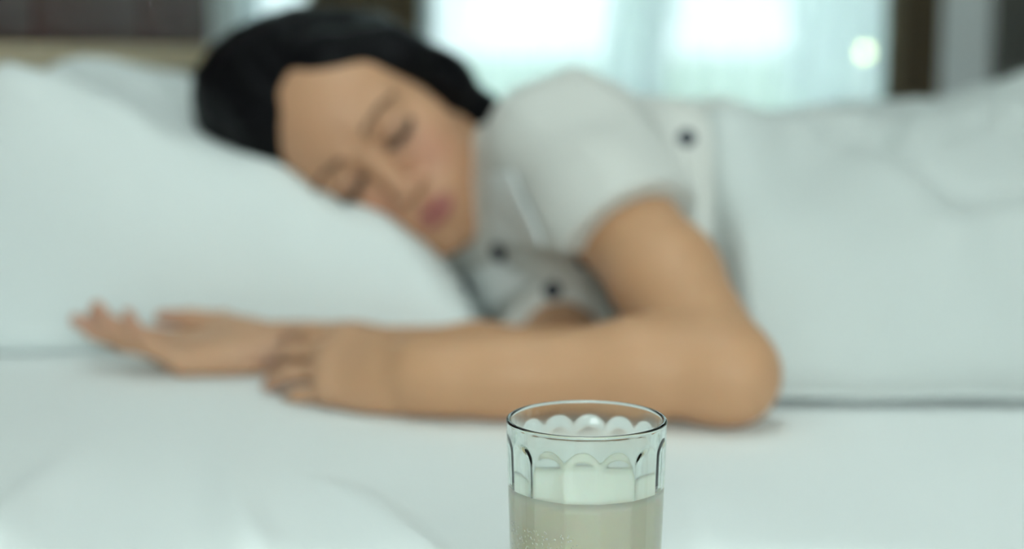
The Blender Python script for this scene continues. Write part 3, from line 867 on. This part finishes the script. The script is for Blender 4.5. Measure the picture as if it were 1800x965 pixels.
wr = .0065*noise3(X*7+Sg*3.0, Sg*3.2+X*2, 1.5)+.0025*noise3(X*17+Sg*7, Sg*6, 4.5)
ridge = 0
for (xa, ya, xb, yb, amp, wd_) in ((-.34, 1.24, -.27, .80, .0140, .018), (-.27, 1.24, -.13, .80, .0130, .016), (-.16, 1.0, -.02, .78, .009, .014), (.08, 1.02, .12, .78, .007, .014)):
    t = np.clip((ya-Y)/(ya-yb), 0, 1.4); xc = xa+(xb-xa)*t+.01*np.sin(t*5)
    ridge = ridge + amp*np.exp(-((X-xc)/wd_)**2)*smooth01(t*2.2)
amp = (.25+.75*front)*smooth01((arc[-1]-Sg)/.2)
under = smooth01((Y-1.10)/.06)*smooth01((2.0-Y)/.1)
disp = (wr*amp+ridge*front)*(1-under) - .0015*under*0
nyv = np.gradient(prof[:, 1]); nyz = np.gradient(prof[:, 0]); ln = np.hypot(nyv, nyz)
Yd = Y - nyv/ln*disp; Zd = Z + nyz/ln*np.where(Y > 1.08, np.minimum(disp, 0.0), disp)
Vs, Fs = sheet_solid(np.stack([X, Yd, Zd], -1), .004)
sh = mesh_obj('bed_sheet', Vs, Fs, M['sheet'])
tag(sh, 'smooth white cotton sheet stretched over the mattress with soft creases', 'bed sheet')

# pillow under the head
htop, hlow = colmax(HAIR, HA.ax); btop, blow = colmax(BODY, B.ax); stop, slow = colmax(SH, S.ax)
def pillow(name, cx, xr, y0, y1, Hh, m, label, rot=None, seed=0, dent=True, xl=None, fx=.28, fy=.12, base_z=MZ+.003, lift=0):
    nu, nv = 170, 200
    e = lambda n: .5-.5*np.cos(np.linspace(0, math.pi, n))      # finer near the seams
    u = e(nu)[:, None]; v = e(nv)[None]
    x = xl+(xr-xl)*u+0*v; y = y0+(y1-y0)*v+0*u
    # corners drawn out, sides drawn in a little
    bow = .022
    x = x + bow*np.sin(math.pi*v)*(-(u-.5)*2)*np.abs(u-.5)*2
    y = y + bow*np.sin(math.pi*u)*(-(v-.5)*2)*np.abs(v-.5)*2
    fall = lambda t: (1-(1-np.clip(t, 0, 1))**2)
    W, D = xr-xl, y1-y0
    px_ = np.clip(fall((1-u)*W/fx), 0, 1)**.75*np.clip(fall(u*W/.09), 0, 1)**.5
    py_ = np.clip(fall(v*D/fy), 0, 1)**.5*np.clip(fall((1-v)*D/fy), 0, 1)**.5
    h = px_*py_
    wr = (.0070*noise3(x*12+seed, y*10, 2.2+seed)+.0060*noise3((x+y)*24+seed, (x-y)*9, 5.1)+.007*noise3(x*5+seed, y*6, 9))*smooth01(h*1.3)
    zt = base_z+.012+(Hh+lift*smooth01((-.24-x)/.24))*h+wr
    zb = base_z+.012*(1-np.clip(h*3, 0, 1))
    if dent:
        lows = np.minimum(resample(hlow, HA.ax, x[:, 0], y[0], 9), 9)
        # sample the head and the hair on the bent grid
        def samp(Mp, ax):
            ix = np.clip(np.searchsorted(ax[0], x), 0, len(ax[0])-1); iy = np.clip(np.searchsorted(ax[1], y), 0, len(ax[1])-1)
            r = Mp[ix, iy]; return np.where((x < ax[0][0]) | (x > ax[0][-1]) | (y < ax[1][0]) | (y > ax[1][-1]), 9, r)
        hl = np.minimum(samp(hlow, HA.ax), np.where((y > 1.385) & (x < .0), samp(np.where(blow > .585, blow, 9), B.ax), 9))
        lim = np.minimum(hl, .95)
        zt = np.minimum(zt, lim-.001)
        arms = samp(btop*(btop < .66), B.ax)
        zt = np.maximum(zt, zb+.001)
    P1 = np.stack([x, y, zt], -1); P2 = np.stack([x, y, np.minimum(zb, zt-.0005)], -1)
    if rot is not None:
        c = np.array([xl, (y0+y1)/2, base_z]); R = np.array(Matrix.Rotation(rot, 3, 'Y'))
        P1 = (P1-c)@R.T+c; P2 = (P2-c)@R.T+c
    n = nu*nv
    V = np.concatenate([P1.reshape(-1, 3), P2.reshape(-1, 3)])
    loop = [i*nv for i in range(nu)]+[(nu-1)*nv+j for j in range(1, nv)]+[i*nv+nv-1 for i in range(nu-2, -1, -1)]+[j for j in range(nv-2, 0, -1)]
    b = np.array(loop); c_ = np.roll(b, -1)
    F = np.concatenate([grid_faces(nu, nv), grid_faces(nu, nv, n, True), np.stack([b, b+n, c_+n, c_], -1)])
    Vr = V
    o = mesh_obj(name, Vr, F, m)
    tag(o, label, 'pillow', 'pillows at the head of the bed')
    # piped seam
    seam = V[b]*.5+V[b+n]*.5
    pp = mesh_obj('piping', *tube(np.concatenate([seam[::4], seam[:1]]), .0026, 6), m, o)
    return o
pillow('pillow', 0, -.022, 1.345, 1.98, .172, M['pillow'], 'plump white cotton pillow pressed down under the sleeper\'s head', xl=-.553, seed=3, fx=.29, fy=.085, lift=.074)
pillow('pillow', 0, -.06, 2.03, 2.68, .15, M['pillow2'], 'cream pillow lying by the headboard behind the plump pillow', xl=-.55, seed=8, dent=False, base_z=MZ+.004)

# blanket over waist and legs
xs = np.linspace(.20, 1.46, 320); ys = np.linspace(1.15, 2.35, 240)
X = xs[:, None]+0*ys[None]; Y = ys[None]+0*X
edge = .170+.008*np.sin(Y*17)+.01*smooth01((Y-1.42)/.1)
X = edge + (X-.20)*(1.46-edge)/(1.26)
ix = np.clip(np.searchsorted(B.ax[0], X), 0, len(B.ax[0])-1); iy = np.clip(np.searchsorted(B.ax[1], Y), 0, len(B.ax[1])-1)
bt = np.where((Y < B.ax[1][-1]), btop[ix, iy], -1)
# leave the free arm out of the cover
armm = (np.hypot(X-ELB[0], Y-ELB[1]) < .12) | ((X < .32) & (Y < 1.34))
bt = np.where(armm, -1, bt)
ix = np.clip(np.searchsorted(S.ax[0], X), 0, len(S.ax[0])-1); iy = np.clip(np.searchsorted(S.ax[1], Y), 0, len(S.ax[1])-1)
st = np.where((X < S.ax[0][-1]) & (Y < S.ax[1][-1]), stop[ix, iy], -1); st = np.where(armm, -1, st)
hm = np.maximum(np.maximum(bt, st), MZ); hm = np.where(X < .30, np.minimum(hm, MZ+.190), hm)
Ht = np.interp(X, [.20, .30, .36, .44, .55, .80, 1.0, 1.3, 1.46], [.175, .168, .195, .192, .222, .23, .21, .15, .05])
y0 = 1.225+.02*np.sin(X*14+1)-.01*smooth01((X-.4)/.2)
tf = np.clip((Y-y0)/.24, 0, 1); tb = np.clip((2.25-Y)/.5, 0, 1)
env = MZ + Ht*(1-(1-tf)**2)**.62*smooth01(tb)**.7
base_h = np.maximum(env, hm)
base_h = np.maximum(blur2(base_h, 6, 5), blur2(np.where(hm > MZ+.01, hm+.010, MZ), 1.5, 1.5))
up = smooth01((base_h-MZ)/.05)
fold = .024*noise3(X*9+Y*4, Y*6-X*2, 3.3)+.014*noise3(X*18-Y*10, Y*13+X*7, 8.1)
roll = .020*np.exp(-((Y-(y0+.045))/.022)**2)*smooth01((X-.30)/.08)      # rolled lower edge of the cover
crease = np.zeros_like(X)
for (cx, cy, rx_, r0, w_, am) in ((.42, 1.40, .085, 1.0, .16, -.012), (.36, 1.46, .05, 1.0, .25, -.008)):
    d = np.hypot((X-cx)/rx_, (Y-cy)/.09); crease += am*np.exp(-((d-r0)/w_)**2)
Zb = MZ+.006 + (base_h-MZ)*1.0 + np.abs(fold)*up*.9 + crease*up + roll*up
Zb = np.maximum(Zb, hm+.006)
e_ = smooth01((X-edge)/.016); Zb = (blur2(hm, 1.5, 8)+.006)*(1-e_)+Zb*e_; Zb = blur2(Zb, .6, 2.0)
Zb = Zb + .002*np.sin(X*40)*(1-up)*.5
Vb, Fb = sheet_solid(np.stack([X, Y, Zb+.006], -1), .005)
bl = mesh_obj('blanket', Vb, Fb, M['blanket'])
tag(bl, 'white rumpled cotton blanket covering the sleeper from the waist down', 'blanket')

# ------------------------------------------------------------------ nightstand and the glass of milk
GX, GY, GZR = PX(1031, 733, .65); GH = .130; TZ = GZR-GH
ns = empty('nightstand', (GX-.05, .50, 0))
x0, x1, y0_, y1_ = GX-.27, GX+.20, .33, .725
part('table_top', *box(x0, x1, y0_, y1_, TZ-.022, TZ, .004), M['tan_wood'], ns, smooth=False)
part('body', *join(box(x0+.02, x0+.035, y0_+.02, y1_-.02, .20, TZ-.022), box(x1-.035, x1-.02, y0_+.02, y1_-.02, .20, TZ-.022),
                   box(x0+.035, x1-.035, y1_-.035, y1_-.02, .20, TZ-.022), box(x0+.035, x1-.035, y0_+.02, y1_-.035, .20, .215)), M['tan_wood'], ns, smooth=False)
dr_ = part('drawer', *box(x0+.038, x1-.038, y0_+.012, y1_-.06, .30, TZ-.03, .003), M['tan_wood'], ns, smooth=False)
part('knob', *lathe([(.006, 0), (.006, .012), (.013, .018), (.012, .026), (.001, .028)], 16, (GX-.035, y0_, .40)), M['metal'], dr_)
for lx in (x0+.035, x1-.035):
    for ly in (y0_+.035, y1_-.035):
        part('leg', *lathe([(.012, 0), (.017, .20)], 12, (lx, ly, 0)), M['tan_wood'], ns)
tag(ns, 'tan wooden nightstand with one drawer carrying the glass of milk', 'nightstand')

glass = empty('glass_of_milk', (GX, GY, TZ))
NF = 14; NS = NF*16
th_ = np.arange(NS)*2*math.pi/NS
phase = math.radians(-90+7.5)                   # one ridge a little right of the side facing the bed's near edge
loc = ((th_-phase)/(2*math.pi/NF)) % 1.0 - .5   # -0.5..0.5 across one flute
def Ro(z): return .0348 - (GH-z)*.030           # slightly tapering tumbler
def Ri(z): return Ro(z) - .0021
def outer(z): return Ro(z) + 0*th_
def inner(z):
    R = Ri(z)
    flat = R - R*math.cos(math.pi/NF)/np.cos(loc*2*math.pi/NF)
    top = GH-.0062 - .0050*(2*np.abs(loc))**2.4  # arched head of each panel
    return R - smooth01((top-z)/.0056)*flat*1.15
zo = np.concatenate([[.0, .0006, .002], np.linspace(.005, GH-.024, 44), np.linspace(GH-.0235, GH-.0070, 40), np.linspace(GH-.0062, GH-.0016, 6)])
rings = []
for z in zo:
    r = outer(z)
    if z < .001: r = r-.0014*(1-z/.001)
    rings.append(np.stack([r*np.cos(th_), r*np.sin(th_), 0*th_+z], 1))
ro, ri = Ro(GH), Ri(GH); rc = (ro+ri)/2; rb = (ro-ri)/2
for t in np.linspace(0, math.pi, 11)[1:-1]:     # fire-polished rim
    r = rc+rb*1.10*math.cos(t); rings.append(np.stack([r*np.cos(th_), r*np.sin(th_), 0*th_+GH-.0014+rb*1.15*math.sin(t)], 1))
ZIN = .014
for z in np.concatenate([np.linspace(GH-.0016, GH-.0165, 46), np.linspace(GH-.018, ZIN+.004, 40), [ZIN+.0015, ZIN+.0003]]):
    r = inner(z) - (0 if z > ZIN+.0035 else .0035*(1-(z-ZIN)/.004))
    rings.append(np.stack([r*np.cos(th_), r*np.sin(th_), 0*th_+z], 1))
V = np.concatenate(rings); nr = len(rings)
F = [(i*NS+k, i*NS+(k+1) % NS, (i+1)*NS+(k+1) % NS, (i+1)*NS+k) for i in range(nr-1) for k in range(NS)]
F += [tuple(range(NS))[::-1], tuple((nr-1)*NS+k for k in range(NS))]
part('tumbler', V+np.array([GX, GY, TZ]), F, M['glass'], glass)
ML = GH-.0305
mr_ = []                                        # milk wets the wall: reaches just into the glass
for z, d_ in [(ZIN-.0002, -.003), (ZIN+.004, .00025)] + [(z, .00025) for z in np.linspace(ZIN+.006, ML+.0010, 18)] + [(ML+.0004, -.0006), (ML, -.0016), (ML, -.010), (ML, -.0305)]:
    r = inner(z)+d_
    mr_.append(np.stack([r*np.cos(th_), r*np.sin(th_), 0*th_+z], 1))
nr = len(mr_)
F = [(i*NS+k, i*NS+(k+1) % NS, (i+1)*NS+(k+1) % NS, (i+1)*NS+k) for i in range(nr-1) for k in range(NS)]
F += [tuple(range(NS))[::-1], tuple((nr-1)*NS+k for k in range(NS))]
part('milk', np.concatenate(mr_)+np.array([GX, GY, TZ]), F, M['milk'], glass)
# droplets of condensation clinging to the outside, thickest on one side
dv = []
rs = np.random.RandomState(5)
for k in range(300):
    a = math.radians(rs.uniform(195, 262)); z = ML-.012-abs(rs.randn())*.022
    if z < .02: continue
    r0 = float(np.interp(a % (2*math.pi), th_, outer(z))); s = rs.uniform(.00018, .00042)
    c = np.array([GX+(r0-.0001)*math.cos(a), GY+(r0-.0001)*math.sin(a), TZ+z]); nv = np.array([math.cos(a), math.sin(a), 0]); tv = np.array([-math.sin(a), math.cos(a), 0])
    Vd = []; n_ = 8
    for hgt, rr_ in ((0, 1.0), (.25, .85), (.42, .5)):
        for q in range(n_):
            t = 2*math.pi*q/n_; Vd.append(c+s*(nv*hgt+rr_*(tv*math.cos(t)+np.array([0, 0, 1.25])*math.sin(t))))
    Vd.append(c+s*nv*.48)
    Fd = [(i*n_+q, i*n_+(q+1) % n_, (i+1)*n_+(q+1) % n_, (i+1)*n_+q) for i in range(2) for q in range(n_)]+[(2*n_+q, 2*n_+(q+1) % n_, 3*n_) for q in range(n_)]+[tuple(range(n_))[::-1]]
    dv.append((np.array(Vd), Fd))
co = part('condensation', *join(*dv), M['water'], glass); co['kind'] = 'stuff'
tag(glass, 'clear fluted glass tumbler of milk, filled to below the rim', 'glass')
